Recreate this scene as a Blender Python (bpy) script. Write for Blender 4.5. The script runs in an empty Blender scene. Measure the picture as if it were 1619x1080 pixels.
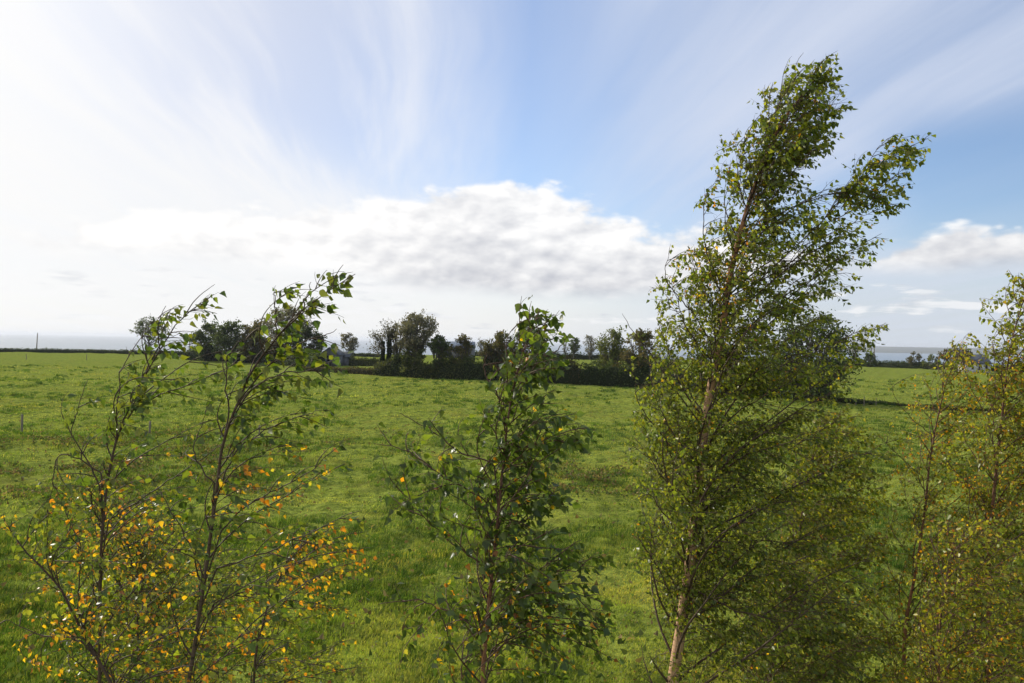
import bpy, math, random
import numpy as np
from mathutils import Vector
R = math.radians
sc = bpy.context.scene
col = sc.collection
RNG = np.random.default_rng(7)
random.seed(7)

# ------------------------------------------------------------------ camera
F = 1214.0                      # focal length in photo pixels (1619 wide)
CX, CY = 809.5, 540.0
ROLL = R(0.95)
CAM = np.array([0.0, 0.0, 5.3])
RV = np.array([math.cos(ROLL), 0, math.sin(ROLL)])
UV = np.array([-math.sin(ROLL), 0, math.cos(ROLL)])
FV = np.array([0.0, 1.0, 0.0])
cd = bpy.data.cameras.new('camera'); cam = bpy.data.objects.new('camera', cd); col.objects.link(cam)
cd.sensor_width = 36; cd.lens = 36 * F / 1619; cd.clip_start = 0.1; cd.clip_end = 40000
from mathutils import Matrix
cam.matrix_world = Matrix(((RV[0], UV[0], -FV[0], CAM[0]), (RV[1], UV[1], -FV[1], CAM[1]),
                           (RV[2], UV[2], -FV[2], CAM[2]), (0, 0, 0, 1)))
sc.camera = cam
def ray(px, py): return FV + RV * ((px - CX) / F) + UV * ((CY - py) / F)
def P(px, py, d): return CAM + ray(px, py) * d
def G(px, py, z=0.0):
    r = ray(px, py); return CAM + r * ((z - CAM[2]) / r[2])
def proj(p):
    q = p - CAM; y = q[..., 1]
    return CX + F * (q @ RV) / y, CY - F * (q @ UV) / y

# ------------------------------------------------------------------ light
SUN_AZ, SUN_EL = R(-50), R(27)
SD = (math.sin(SUN_AZ) * math.cos(SUN_EL), math.cos(SUN_AZ) * math.cos(SUN_EL), math.sin(SUN_EL))
ld = bpy.data.lights.new('sun', 'SUN'); lo = bpy.data.objects.new('sun', ld); col.objects.link(lo)
ld.energy = 5.0; ld.angle = R(0.5); ld.color = (1.0, 0.93, 0.80)
lo.rotation_euler = Vector(SD).to_track_quat('Z', 'Y').to_euler()
sc.cycles.adaptive_threshold = .02; sc.cycles.max_bounces = 7; sc.cycles.diffuse_bounces = 3; sc.cycles.glossy_bounces = 2; sc.cycles.transmission_bounces = 4
sc.view_settings.view_transform = 'Standard'; sc.view_settings.look = 'None'
sc.view_settings.exposure = 0.0; sc.view_settings.gamma = 1.0

world = bpy.data.worlds.new('World'); sc.world = world; world.use_nodes = True
WT = world.node_tree; WN = WT.nodes; WL = WT.links
class E:
    """small expression helper over shader math nodes"""
    T = WT
    def __init__(s, v): s.v = v
    @staticmethod
    def put(sock, v):
        if isinstance(v, E): v = v.v
        if isinstance(v, (int, float)): sock.default_value = v
        elif isinstance(v, (tuple, list)): sock.default_value = v
        else: E.T.links.new(v, sock)
    @staticmethod
    def m(op, *a):
        n = E.T.nodes.new('ShaderNodeMath'); n.operation = op
        for i, x in enumerate(a): E.put(n.inputs[i], x)
        return E(n.outputs[0])
    def __add__(s, o): return E.m('ADD', s, o)
    __radd__ = __add__
    def __sub__(s, o): return E.m('SUBTRACT', s, o)
    def __rsub__(s, o): return E.m('SUBTRACT', o, s)
    def __mul__(s, o): return E.m('MULTIPLY', s, o)
    __rmul__ = __mul__
    def __truediv__(s, o): return E.m('DIVIDE', s, o)
    def __pow__(s, o): return E.m('POWER', s, o)
def xyz(v):
    n = E.T.nodes.new('ShaderNodeSeparateXYZ'); E.put(n.inputs[0], v); return [E(o) for o in n.outputs]
def vec(x, y, z):
    n = E.T.nodes.new('ShaderNodeCombineXYZ')
    for i, a in enumerate((x, y, z)): E.put(n.inputs[i], a)
    return E(n.outputs[0])
def noise(v, scale, detail=4, rough=.5, dist=0.0, lac=2.0):
    n = E.T.nodes.new('ShaderNodeTexNoise'); E.put(n.inputs['Vector'], v)
    n.inputs['Scale'].default_value = scale; n.inputs['Detail'].default_value = detail
    n.inputs['Roughness'].default_value = rough; n.inputs['Distortion'].default_value = dist
    n.inputs['Lacunarity'].default_value = lac
    return E(n.outputs[0])
def sst(x, a, b, lo=0.0, hi=1.0):
    n = E.T.nodes.new('ShaderNodeMapRange'); n.interpolation_type = 'SMOOTHSTEP'
    for i, q in enumerate((x, a, b, lo, hi)): E.put(n.inputs[i], q)
    return E(n.outputs[0])
def mixc(f, a, b):
    n = E.T.nodes.new('ShaderNodeMix'); n.data_type = 'RGBA'
    E.put(n.inputs[0], f); E.put(n.inputs[6], a); E.put(n.inputs[7], b); return E(n.outputs[2])
def curve(x, pts, x0, x1):
    """piecewise curve through pts (x, y) for x in x0..x1, y in 0..1"""
    n = E.T.nodes.new('ShaderNodeFloatCurve')
    E.put(n.inputs['Value'], (x - x0) * (1.0 / (x1 - x0)))
    c = n.mapping.curves[0]
    pp = [((a - x0) / (x1 - x0), b) for a, b in pts]
    c.points[0].location = pp[0]; c.points[1].location = pp[-1]
    for q in pp[1:-1]: c.points.new(*q)
    n.mapping.update(); return E(n.outputs[0])

sky = WN.new('ShaderNodeTexSky'); sky.sky_type = 'NISHITA'; sky.sun_disc = False
sky.sun_elevation = SUN_EL; sky.sun_rotation = SUN_AZ; sky.air_density = 1.0; sky.dust_density = 1.0; sky.ozone_density = 2.5
tc = WN.new('ShaderNodeTexCoord')
D = E(tc.outputs['Generated']); dx, dy, dz = xyz(D)
az = E.m('ARCTAN2', dx, dy); el = E.m('ARCSINE', dz)
dn = WN.new('ShaderNodeVectorMath'); dn.operation = 'DOT_PRODUCT'; E.put(dn.inputs[0], D); dn.inputs[1].default_value = SD
sdot = E.m('MAXIMUM', E(dn.outputs['Value']), 0.0)
S = 10.0                                        # 1 / world strength
# high cirrus, laid on a flat layer seen in perspective, combed towards a point on the horizon
zz = E.m('MAXIMUM', dz, 0.0) + 0.06
qx, qy = dx / zz, dy / zz
a_ = qx + 0.10 * qy
warp = noise(vec(qx * .35, qy * .35, 3.0), 1.0, 3, .5)
across = a_ + (warp - .5) * .5
st = noise(vec(across * 2.1, qy * .22, 1.0), 1.0, 9, .60)
st2 = noise(vec(across * 7.0, qy * .55, 5.0), 1.0, 6, .6)
big = noise(vec(across * .8, qy * .16, 9.0), 1.0, 3, .5)
left = sst(az, 0.12, -0.26)
right = sst(az, -0.08, 0.30)
cir_l = sst(st * .66 + st2 * .24 + big * .22, .44, .68) * .64 + .32
cir_r = sst(st * .5 + big * .5 + st2 * .12, .40, .72) * .60 + .26
cir = E.m('MAXIMUM', left * cir_l * .92, right * cir_r)
hole = sst(az, .40, .50) * sst(el, .29, .22) * sst(el, .08, .13)
cir = cir * (1.0 - hole * .85)
cir = E.m('MAXIMUM', cir, sst(st2 * .5 + st * .5, .5, .8) * .20)
# horizon veil and the glare round the sun
veil = E.m('MAXIMUM', sst(el, .17, .0) * .86, sst(el + az * .30, .20, .04) * .80)
glare = (sdot ** 9.0) * 1.14
# cumulus bank: its top outline over azimuth, its flat base, and its billows
cv = vec(az * 1.0, el * 1.9, 0.0)
wob = noise(cv, 7.0, 7, .55) - .5
wob2 = noise(cv, 26.0, 8, .62) - .5
vb = WN.new('ShaderNodeTexVoronoi'); vb.feature = 'SMOOTH_F1'; vb.inputs['Scale'].default_value = 17.0; vb.inputs['Smoothness'].default_value = .35
try: vb.inputs['Detail'].default_value = 2.0; vb.inputs['Roughness'].default_value = .55
except KeyError: pass
E.put(vb.inputs['Vector'], vec(az * 1.0 + wob * .08, el * 1.9 + wob2 * .03, 0.0)); puff = .45 - E(vb.outputs['Distance'])
top = curve(az, [(-.62, .10), (-.45, .16), (-.33, .17), (-.21, .185), (-.12, .205), (.0, .225), (.10, .195), (.20, .165), (.27, .15),
                 (.33, .125), (.37, .140), (.43, .122), (.50, .15), (.56, .150), (.62, .125), (.70, .10)], -.62, .70)
bot = curve(az, [(-.62, .09), (-.35, .09), (-.2, .075), (-.05, .062), (.12, .058), (.27, .072), (.36, .090), (.45, .088), (.58, .088), (.70, .095)], -.62, .70)
d_top = top - el + wob * .060 + wob2 * .026 + puff * .030
d_bot = el - bot + wob * .02
dens = sst(d_top, -.004, .016) * sst(d_bot, -.010, .018)
vb2 = WN.new('ShaderNodeTexVoronoi'); vb2.feature = 'SMOOTH_F1'; vb2.inputs['Scale'].default_value = 17.0; vb2.inputs['Smoothness'].default_value = .35
try: vb2.inputs['Detail'].default_value = 2.0; vb2.inputs['Roughness'].default_value = .55
except KeyError: pass
E.put(vb2.inputs['Vector'], vec(az * 1.0 + wob * .08 - .005, el * 1.9 + wob2 * .03 + .018, 0.0)); lit3 = E(vb2.outputs['Distance']) - E(vb.outputs['Distance'])
cv2 = vec(az * 1.0 + .010, el * 1.9 - .028, 0.0)
lit = (noise(cv, 9.0, 7, .55) - noise(cv2, 9.0, 7, .55))
lit2 = (noise(cv, 30.0, 5, .55) - noise(cv2, 30.0, 5, .55))
hgt = sst((el - bot) / (top - bot + .01), .05, .75)
shade = E.m('MINIMUM', E.m('MAXIMUM', hgt * .42 + .44 + lit * 2.0 + lit2 * .55 + lit3 * .40 + (noise(cv, 3.6, 4, .5) - .5) * 1.7 + sst(az, .0, -.42) * .30, 0.0), 1.0)
ccol = mixc(shade, (.56 * S, .575 * S, .63 * S, 1), (1.04 * S, 1.03 * S, 1.02 * S, 1))
# low rows of small far clouds
lv = vec(az * 2.2, el * 13.0, 2.0)
ln = noise(lv, 4.0, 6, .55)
low = sst(ln + wob * .35 + puff * .22, .44, .56) * sst(el, .100, .055) * sst(el, .004, .025)
lsh = sst(noise(vec(az * 2.2 + .02, el * 13.0 - .12, 2.0), 4.0, 6, .55) - ln, .10, -.10)
lcol = mixc(lsh, (.62 * S, .65 * S, .71 * S, 1), (.95 * S, .955 * S, .965 * S, 1))
tone = mixc(sst(az, .35, -.25), (.68 * S, .74 * S, .88 * S, 1), (.97 * S, .97 * S, .99 * S, 1))
bluesky = mixc(1.0, E(sky.outputs[0]), E(sky.outputs[0]))
# blue sky colour brightened by a gain, toned down towards the sun side
gain = WN.new('ShaderNodeVectorMath'); gain.operation = 'MULTIPLY'
WL.new(sky.outputs[0], gain.inputs[0]); gain.inputs[1].default_value = (1.38, 1.45, 1.60)
dim = WN.new('ShaderNodeVectorMath'); dim.operation = 'MULTIPLY'
WL.new(sky.outputs[0], dim.inputs[0]); dim.inputs[1].default_value = (.62, .74, 1.0)
c = mixc(cir, mixc(sst(az, .10, -.45), E(gain.outputs[0]), E(dim.outputs[0])), tone)
vcol = mixc(sst(az, .45, -.15), (.66 * S, .72 * S, .80 * S, 1), (.93 * S, .935 * S, .94 * S, 1))
c = mixc(veil, c, vcol)
c = mixc(low * .75, c, lcol)
c = mixc(dens * .96, c, ccol)
c = mixc(E.m('MINIMUM', glare, .92), c, (1.02 * S, 1.01 * S, .99 * S, 1))
c = mixc(sst(el, -.002, -.03), c, (.30 * S, .33 * S, .33 * S, 1))
WL.new(c.v, WN['Background'].inputs[0]); WN['Background'].inputs[1].default_value = 1.0 / S

# ------------------------------------------------------------------ helpers
def link(o, kind=None, label=None, cat=None, group=None, parent=None):
    if o.name not in col.objects: col.objects.link(o)
    if kind: o['kind'] = kind
    if label: o['label'] = label
    if cat: o['category'] = cat
    if group: o['group'] = group
    if parent: o.parent = parent
    return o
def thing(name, label, cat, loc, group=None):
    o = bpy.data.objects.new(name, None); o.location = tuple(float(x) for x in loc); o.empty_display_size = .2
    return link(o, None, label, cat, group)
def mesh(name, verts, faces, mat, parent=None, loc=None, colors=None, smooth=False, **kw):
    verts = np.asarray(verts, dtype=np.float64)
    if not isinstance(faces, list): faces = [faces]
    if parent is not None: verts = verts - np.array(parent.location)
    elif loc is not None: verts = verts - np.asarray(loc)
    me = bpy.data.meshes.new(name); me.vertices.add(len(verts)); me.vertices.foreach_set('co', verts.astype(np.float32).ravel())
    loops = np.concatenate([np.asarray(f).ravel() for f in faces]).astype(np.int32)
    starts = []; s = 0
    for f in faces:
        f = np.asarray(f); starts.append(s + np.arange(len(f)) * f.shape[1]); s += f.size
    starts = np.concatenate(starts).astype(np.int32)
    me.loops.add(len(loops)); me.loops.foreach_set('vertex_index', loops)
    me.polygons.add(len(starts)); me.polygons.foreach_set('loop_start', starts)
    if smooth: me.polygons.foreach_set('use_smooth', np.ones(len(starts), dtype=bool))
    if colors is not None:
        ca = me.color_attributes.new('Col', 'FLOAT_COLOR', 'POINT')
        c4 = np.ones((len(verts), 4), dtype=np.float32); c4[:, :3] = colors; ca.data.foreach_set('color', c4.ravel())
    me.update(calc_edges=True)
    me.materials.append(mat)
    o = bpy.data.objects.new(name, me)
    if loc is not None and parent is None: o.location = tuple(float(x) for x in loc)
    return link(o, parent=parent, **kw)
class MB:
    """collects shapes into one mesh"""
    def __init__(s): s.v = []; s.f = {}; s.c = []; s.n = 0
    def add(s, v, f, c=None):
        v = np.asarray(v, float); f = np.asarray(f); s.v.append(v)
        s.f.setdefault(f.shape[1], []).append(f + s.n); s.n += len(v)
        s.c.append(np.ones((len(v), 3)) * (c if c is not None else 1.0))
    def box(s, lo, hi, rot=0, piv=(0, 0), c=None):
        x0, y0, z0 = lo; x1, y1, z1 = hi
        v = np.array([[x, y, z] for z in (z0, z1) for x, y in ((x0, y0), (x1, y0), (x1, y1), (x0, y1))], float)
        if rot:
            cr, sr = math.cos(rot), math.sin(rot); q = v[:, :2] - piv
            v[:, :2] = np.stack([q[:, 0] * cr - q[:, 1] * sr, q[:, 0] * sr + q[:, 1] * cr], 1) + piv
        s.add(v, [[0, 3, 2, 1], [4, 5, 6, 7], [0, 1, 5, 4], [1, 2, 6, 5], [2, 3, 7, 6], [3, 0, 4, 7]], c)
    def tube(s, pts, rad, k=6, c=None):
        pts = np.asarray(pts, float); n = len(pts); rad = np.ones(n) * rad
        t = np.gradient(pts, axis=0); t /= np.linalg.norm(t, axis=1)[:, None] + 1e-9
        ref = np.array([0.31, -.9, .17]); a = np.cross(t, ref); a /= np.linalg.norm(a, axis=1)[:, None] + 1e-9
        b = np.cross(t, a); th = np.arange(k) * 2 * math.pi / k
        v = pts[:, None, :] + rad[:, None, None] * (a[:, None, :] * np.cos(th)[None, :, None] + b[:, None, :] * np.sin(th)[None, :, None])
        i = np.arange(n - 1)[:, None] * k; j = np.arange(k)[None, :]; j2 = (j + 1) % k
        f = np.stack([i + j, i + j2, i + k + j2, i + k + j], -1).reshape(-1, 4)
        cc = None
        if c is not None: cc = np.repeat(np.asarray(c, float).reshape(-1, 3) * np.ones((n, 3)), k, axis=0)
        s.add(v.reshape(-1, 3), f, cc)
    def build(s, name, mat, parent=None, smooth=False, **kw):
        return mesh(name, np.concatenate(s.v), [np.concatenate(x) for x in s.f.values()], mat, parent,
                    colors=np.concatenate(s.c), smooth=smooth, **kw)

def newmat(name):
    m = bpy.data.materials.new(name); m.use_nodes = True; E.T = m.node_tree
    b = m.node_tree.nodes['Principled BSDF']; return m, b
def attr(name='Col'):
    n = E.T.nodes.new('ShaderNodeVertexColor'); n.layer_name = name; return E(n.outputs[0])
def objco():
    n = E.T.nodes.new('ShaderNodeTexCoord'); return E(n.outputs['Object'])
def mulc(a, b):
    n = E.T.nodes.new('ShaderNodeMix'); n.data_type = 'RGBA'; n.blend_type = 'MULTIPLY'; n.inputs[0].default_value = 1
    E.put(n.inputs[6], a); E.put(n.inputs[7], b); return E(n.outputs[2])
def bump(b, h, strength, dist):
    n = E.T.nodes.new('ShaderNodeBump'); n.inputs['Strength'].default_value = strength; n.inputs['Distance'].default_value = dist
    E.put(n.inputs['Height'], h); E.T.links.new(n.outputs[0], b.inputs['Normal'])
def leafmat(name, rough=.38, trans=.42, spec=.5, tcol=(1.5, 1.6, .7)):
    m, b = newmat(name); c = attr()
    geo = E.T.nodes.new('ShaderNodeTexCoord')
    n = noise(E(geo.outputs['Object']), 60.0, 2, .5)
    cc = mulc(c, mixc(n, (.8, .8, .8, 1), (1.2, 1.2, 1.2, 1)))
    E.put(b.inputs['Base Color'], cc); b.inputs['Roughness'].default_value = rough
    b.inputs['Specular IOR Level'].default_value = spec
    t = E.T.nodes.new('ShaderNodeBsdfTranslucent'); E.put(t.inputs['Color'], mulc(c, (*tcol, 1)))
    mx = E.T.nodes.new('ShaderNodeMixShader'); mx.inputs[0].default_value = trans
    E.T.links.new(b.outputs[0], mx.inputs[1]); E.T.links.new(t.outputs[0], mx.inputs[2])
    E.T.links.new(mx.outputs[0], E.T.nodes['Material Output'].inputs['Surface'])
    return m
M = {}
M['leaf'] = leafmat('birch_leaf', .40, .50, .50, (1.55, 1.6, .5))
M['farleaf'] = leafmat('far_foliage', .7, .42, .12, (1.5, 1.4, .8))
M['grass'] = leafmat('grass_blades', .65, .48, .10, (1.45, 1.40, .60))
# bark: colour attribute carries the age tint, noise draws bands and scars
m, b = newmat('birch_bark'); co = objco(); ox, oy, oz = xyz(co)
band = noise(vec(ox * 6.0, oy * 6.0, oz * 55.0), 1.0, 4, .6)
scar = noise(vec(ox * 9.0, oy * 9.0, oz * 16.0), 1.0, 3, .5)
f = sst(band, .56, .66) * .75
f2 = sst(scar, .62, .69)
cc = mixc(f, attr(), mulc(attr(), (.35, .28, .24, 1)))
cc = mixc(f2, cc, (.03, .022, .018, 1))
E.put(b.inputs['Base Color'], cc); b.inputs['Roughness'].default_value = .72; b.inputs['Specular IOR Level'].default_value = .3
bump(b, band * .5 + scar * .5, .5, .01); M['bark'] = m
M['weed'] = leafmat('weed_leaf', .75, .35, .12, (1.3, 1.3, .7))
m, b = newmat('rough_bark'); co = objco()
E.put(b.inputs['Base Color'], mixc(noise(co, 2.5, 5, .6), (.035, .030, .024, 1), (.10, .085, .065, 1))); b.inputs['Roughness'].default_value = .9
M['farbark'] = m
m, b = newmat('weathered_wood'); ox, oy, oz = xyz(objco())
E.put(b.inputs['Base Color'], mixc(noise(vec(ox * 40.0, oy * 40.0, oz * 4.0), 1.0, 4, .6), (.09, .07, .05, 1), (.24, .20, .15, 1))); b.inputs['Roughness'].default_value = .85
M['wood'] = m

# ------------------------------------------------------------------ terrain
def lattice(n, seed):
    return np.random.default_rng(seed).random((n, n))
LAT = [lattice(256, 11 + i) for i in range(8)]
def vnoise(x, y, s, i):
    x = x / s + 37.3 * i; y = y / s + 11.7 * i
    xi = np.floor(x).astype(int); yi = np.floor(y).astype(int); u = x - xi; v = y - yi
    u = u * u * (3 - 2 * u); v = v * v * (3 - 2 * v); L = LAT[i % 8]
    a = L[xi % 256, yi % 256]; b = L[(xi + 1) % 256, yi % 256]; c_ = L[xi % 256, (yi + 1) % 256]; d = L[(xi + 1) % 256, (yi + 1) % 256]
    return (a * (1 - u) + b * u) * (1 - v) + (c_ * (1 - u) + d * u) * v
def sms(x, a, b):
    t = np.clip((x - a) / (b - a), 0, 1); return t * t * (3 - 2 * t)
def height(x, y):
    x = np.asarray(x, float); y = np.asarray(y, float)
    r = np.hypot(x, y)
    h = (vnoise(x, y, 2.4, 0) - .5) * .15 + sms(vnoise(x, y, .9, 1), .25, .85) * .13 + (vnoise(x, y, .33, 2) - .5) * .07 + (vnoise(x, y, 9, 3) - .5) * .20 + (vnoise(x, y, 31, 5) - .5) * .25
    drop = sms(r, 268, 620) * -34 + sms(r, 620, 900) * -10
    return h + drop
def tuft(x, y):      # 0..1 how long / rank the grass is
    return np.clip((vnoise(x, y, 1.3, 4) * .45 + vnoise(x, y, .5, 5) * .35 + vnoise(x, y, 5.0, 6) * .35 - .32) * 1.9, 0, 1)
na = 760
ang = np.concatenate([np.linspace(-math.pi, R(-50), 40)[:-1], np.linspace(R(-50), R(50), na), np.linspace(R(50), math.pi, 40)[1:]])
rad_ = np.concatenate([[0.5, 2, 4, 6, 8], np.geomspace(9, 95, 520), np.geomspace(95, 900, 130)[1:]])
A_, R_ = np.meshgrid(ang, rad_)
X = np.sin(A_) * R_; Y = np.cos(A_) * R_; Z = height(X, Y)
nr, nA = X.shape
ii = np.arange(nr - 1)[:, None] * nA + np.arange(nA - 1)[None, :]
quads = np.stack([ii, ii + nA, ii + nA + 1, ii + 1], -1).reshape(-1, 4)
cen = np.array([0, 0, 0.0])
V = np.stack([X, Y, Z], -1).reshape(-1, 3)
V = np.vstack([V, [[0, 0, 0]]]); ctr = len(V) - 1
tri = np.stack([np.full(nA - 1, ctr), np.arange(nA - 1), np.arange(1, nA)], -1)
m, b = newmat('meadow_ground'); co = objco(); ox, oy, oz = xyz(co)
n1 = noise(vec(ox * .35, oy * .35, 0.0), 1.0, 6, .6); n2 = noise(co, 3.2, 5, .65); n3 = noise(co, 14.0, 4, .7)
g = mixc(sst(n2 * .6 + n3 * .4, .38, .62), (.075, .105, .020, 1), (.245, .290, .050, 1))
g = mixc(sst(n1, .48, .68) * .45, g, (.21, .20, .040, 1))
g = mixc(sst(n3, .60, .72) * .5, g, (.06, .055, .03, 1))
E.put(b.inputs['Base Color'], g); b.inputs['Roughness'].default_value = 1.0; b.inputs['Specular IOR Level'].default_value = .0
bump(b, n2 * .5 + n3 * .5, .9, .10); M['ground'] = m
mesh('ground', V, [quads, tri], M['ground'], kind='structure', smooth=True)

# grass: nobody could count it; one mesh of real blades, thinning with distance
GC = np.array([[.172, .240, .034], [.245, .305, .052], [.325, .340, .075], [.095, .155, .024], [.35, .31, .12]])
def grass(n, d0, d1, power, hmin, hmax, width, name):
    u = RNG.random(n); d = (d0 ** (1 - power) + u * (d1 ** (1 - power) - d0 ** (1 - power))) ** (1 / (1 - power))
    th = RNG.uniform(-.66, .66, n) * 1.08; x = d * th; y = d
    tf = tuft(x, y); keep = RNG.random(n) < (.35 + tf * .9); x, y, d, tf = x[keep], y[keep], d[keep], tf[keep]; n = len(x)
    z = height(x, y) - .01
    hh = (hmin + (hmax - hmin) * tf) * RNG.uniform(.6, 1.3, n)
    tus = sms(vnoise(x * .7, y, .75, 1) * .6 + vnoise(x, y, .3, 3) * .4, .62, .80)
    hh = hh * (1 + tus * (1.0 + d / 60))
    w = width * np.maximum(1, d / 22.0) * RNG.uniform(.6, 1.4, n)
    a = RNG.uniform(0, 2 * math.pi, n); ln = RNG.normal(0, .45, n) + .12
    la = RNG.normal(0, .9, n)
    wx, wy = np.cos(a) * w, np.sin(a) * w
    lx, ly = np.cos(la) * hh * np.abs(ln), np.sin(la) * hh * np.abs(ln)
    b0 = np.stack([x - wx, y - wy, z], -1); b1 = np.stack([x + wx, y + wy, z], -1)
    m0 = np.stack([x - wx * .7 + lx * .35, y - wy * .7 + ly * .35, z + hh * .6], -1); m1 = np.stack([x + wx * .7 + lx * .35, y + wy * .7 + ly * .35, z + hh * .6], -1)
    tp = np.stack([x + lx, y + ly, z + hh * .95], -1)
    v = np.stack([b0, b1, m1, m0, tp], 1).reshape(-1, 3); i = np.arange(n)[:, None] * 5
    q = np.concatenate([i, i + 1, i + 2, i + 3], 1); t = np.concatenate([i + 3, i + 2, i + 4], 1)
    pick = (vnoise(x, y, 1.1, 7) * .6 + vnoise(x, y, 6, 2) * .5 + RNG.normal(0, .12, n)); k = np.clip((pick * 4).astype(int), 0, 3)
    k = np.where(RNG.random(n) < .05, 4, k)
    k = np.where(d > 60, np.where(RNG.random(n) < .5, 2, k), k)
    k = np.where((tus > .5) & (RNG.random(n) < .7), 3, k)
    big_ = .72 + .5 * vnoise(x, y, 7.0, 1) * (.6 + .8 * vnoise(x, y, 2.2, 5)); c_ = GC[k] * (RNG.uniform(.7, 1.3, n) * big_)[:, None] * (1 + np.array([.30, .06, .1]) * sms(vnoise(x, y, 3.6, 0), .55, .8)[:, None])
    mesh(name, v, [q, t], M['grass'], colors=np.repeat(c_, 5, 0), kind='stuff')
grass(600000, 10.5, 125, 1.6, .025, .085, .0055, 'grass')
def tussocks(n, d0, d1, power):
    u = RNG.random(n * 3); d = (d0 ** (1 - power) + u * (d1 ** (1 - power) - d0 ** (1 - power))) ** (1 / (1 - power)); x = d * RNG.uniform(-.70, .70, n * 3)
    k = RNG.random(n * 3) < sms(vnoise(x, d, 4.5, 2) * .6 + vnoise(x, d, 1.7, 5) * .4, .40, .66); x, y = x[k][:n], d[k][:n]; n = len(x)
    nb = 34; far = np.maximum(1, y / 24.0); R0 = RNG.uniform(.06, .26, n) * (1 + y / 110); H0 = RNG.uniform(.09, .22, n) * (1 + y / 130)
    rr = R0[:, None] * RNG.random((n, nb)) ** .6; a = RNG.uniform(0, 6.283, (n, nb)); bx = (x[:, None] + np.cos(a) * rr * 1.5).ravel(); by = (y[:, None] + np.sin(a) * rr).ravel()
    hh = (H0[:, None] * (1 - .55 * (rr / R0[:, None]) ** 2) * RNG.uniform(.7, 1.15, (n, nb))).ravel(); w = np.repeat(.0055 * far, nb) * RNG.uniform(.6, 1.4, n * nb)
    ox = (np.cos(a) * .35 + .22).ravel() * hh; oy = (np.sin(a) * .35).ravel() * hh; t = RNG.uniform(0, 6.283, n * nb); wx, wy = np.cos(t) * w, np.sin(t) * w; z = height(bx, by) - .015
    v = np.stack([np.stack([bx - wx, by - wy, z], -1), np.stack([bx + wx, by + wy, z], -1), np.stack([bx + wx * .7 + ox * .35, by + wy * .7 + oy * .35, z + hh * .6], -1),
                  np.stack([bx - wx * .7 + ox * .35, by - wy * .7 + oy * .35, z + hh * .6], -1), np.stack([bx + ox, by + oy, z + hh], -1)], 1).reshape(-1, 3)
    i = np.arange(n * nb)[:, None] * 5; q = np.concatenate([i, i + 1, i + 2, i + 3], 1); tr = np.concatenate([i + 3, i + 2, i + 4], 1)
    base = np.array([[.055, .110, .020], [.085, .150, .026], [.042, .085, .018], [.18, .22, .05]])[RNG.integers(0, 4, n)]
    c_ = np.repeat(base, nb, 0) * RNG.uniform(.7, 1.3, n * nb)[:, None]
    mesh('grass_tussocks', v, [q, tr], M['grass'], colors=np.repeat(c_, 5, 0), kind='stuff')
tussocks(11000, 10.5, 125, 1.35)

# sea and the far shore
mS, b = newmat('sea_water'); co = objco(); ox, oy, oz = xyz(co)
b.inputs['Base Color'].default_value = (.10, .15, .19, 1); b.inputs['Roughness'].default_value = .28; b.inputs['IOR'].default_value = 1.33
bump(b, noise(vec(ox * .02, oy * .08, 0.0), 1.0, 6, .6), .35, 2.5)
sx = 26000
mesh('sea', [[-sx, 350, -26], [sx, 350, -26], [sx, 26000, -26], [-sx, 26000, -26]], np.array([[0, 1, 2, 3]]), mS, kind='structure')
def far_shore(name, az0, az1, d0, d1, hmax, seed, cols):
    n, k = 260, 26; a = np.linspace(az0, az1, n); t = np.linspace(0, 1, k)
    AA, TT = np.meshgrid(a, t); r = d0 + (d1 - d0) * TT
    x = np.tan(AA) * r; y = r
    edge = np.clip(np.minimum(AA - az0, az1 - AA) / .10, 0, 1); edge = edge * edge * (3 - 2 * edge)
    z = -26 + (hmax + 26) * (np.sin(np.clip(TT * 1.25, 0, 1) * math.pi / 2)) * edge * (.62 + .38 * vnoise(x, y, 700, seed) + .16 * vnoise(x, y, 240, seed + 1)) + 3 * vnoise(x, y, 70, seed + 2) * edge
    z[0] = -28; ii = np.arange(k - 1)[:, None] * n + np.arange(n - 1)[None, :]
    q = np.stack([ii, ii + 1, ii + n + 1, ii + n], -1).reshape(-1, 4)
    mesh(name, np.stack([x, y, z], -1).reshape(-1, 3), q, cols, kind='structure', smooth=True)
mH, b = newmat('far_hillside'); co = objco(); ox, oy, oz = xyz(co)
vor = E.T.nodes.new('ShaderNodeTexVoronoi'); vor.inputs['Scale'].default_value = 1; E.put(vor.inputs['Vector'], vec(ox * .006, oy * .004, 0.0))
fx, fy, fz = xyz(E(vor.outputs['Color']))
E.put(b.inputs['Base Color'], mixc(sst(noise(vec(ox * .008, oy * .008, oz * .05), 1.0, 5, .6), .42, .58), mixc(fx, (.04, .06, .035, 1), (.09, .10, .055, 1)), (.02, .03, .025, 1))); b.inputs['Roughness'].default_value = .95
far_shore('hills', .27, .72, 4600, 7600, 16, 1, mH)

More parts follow.
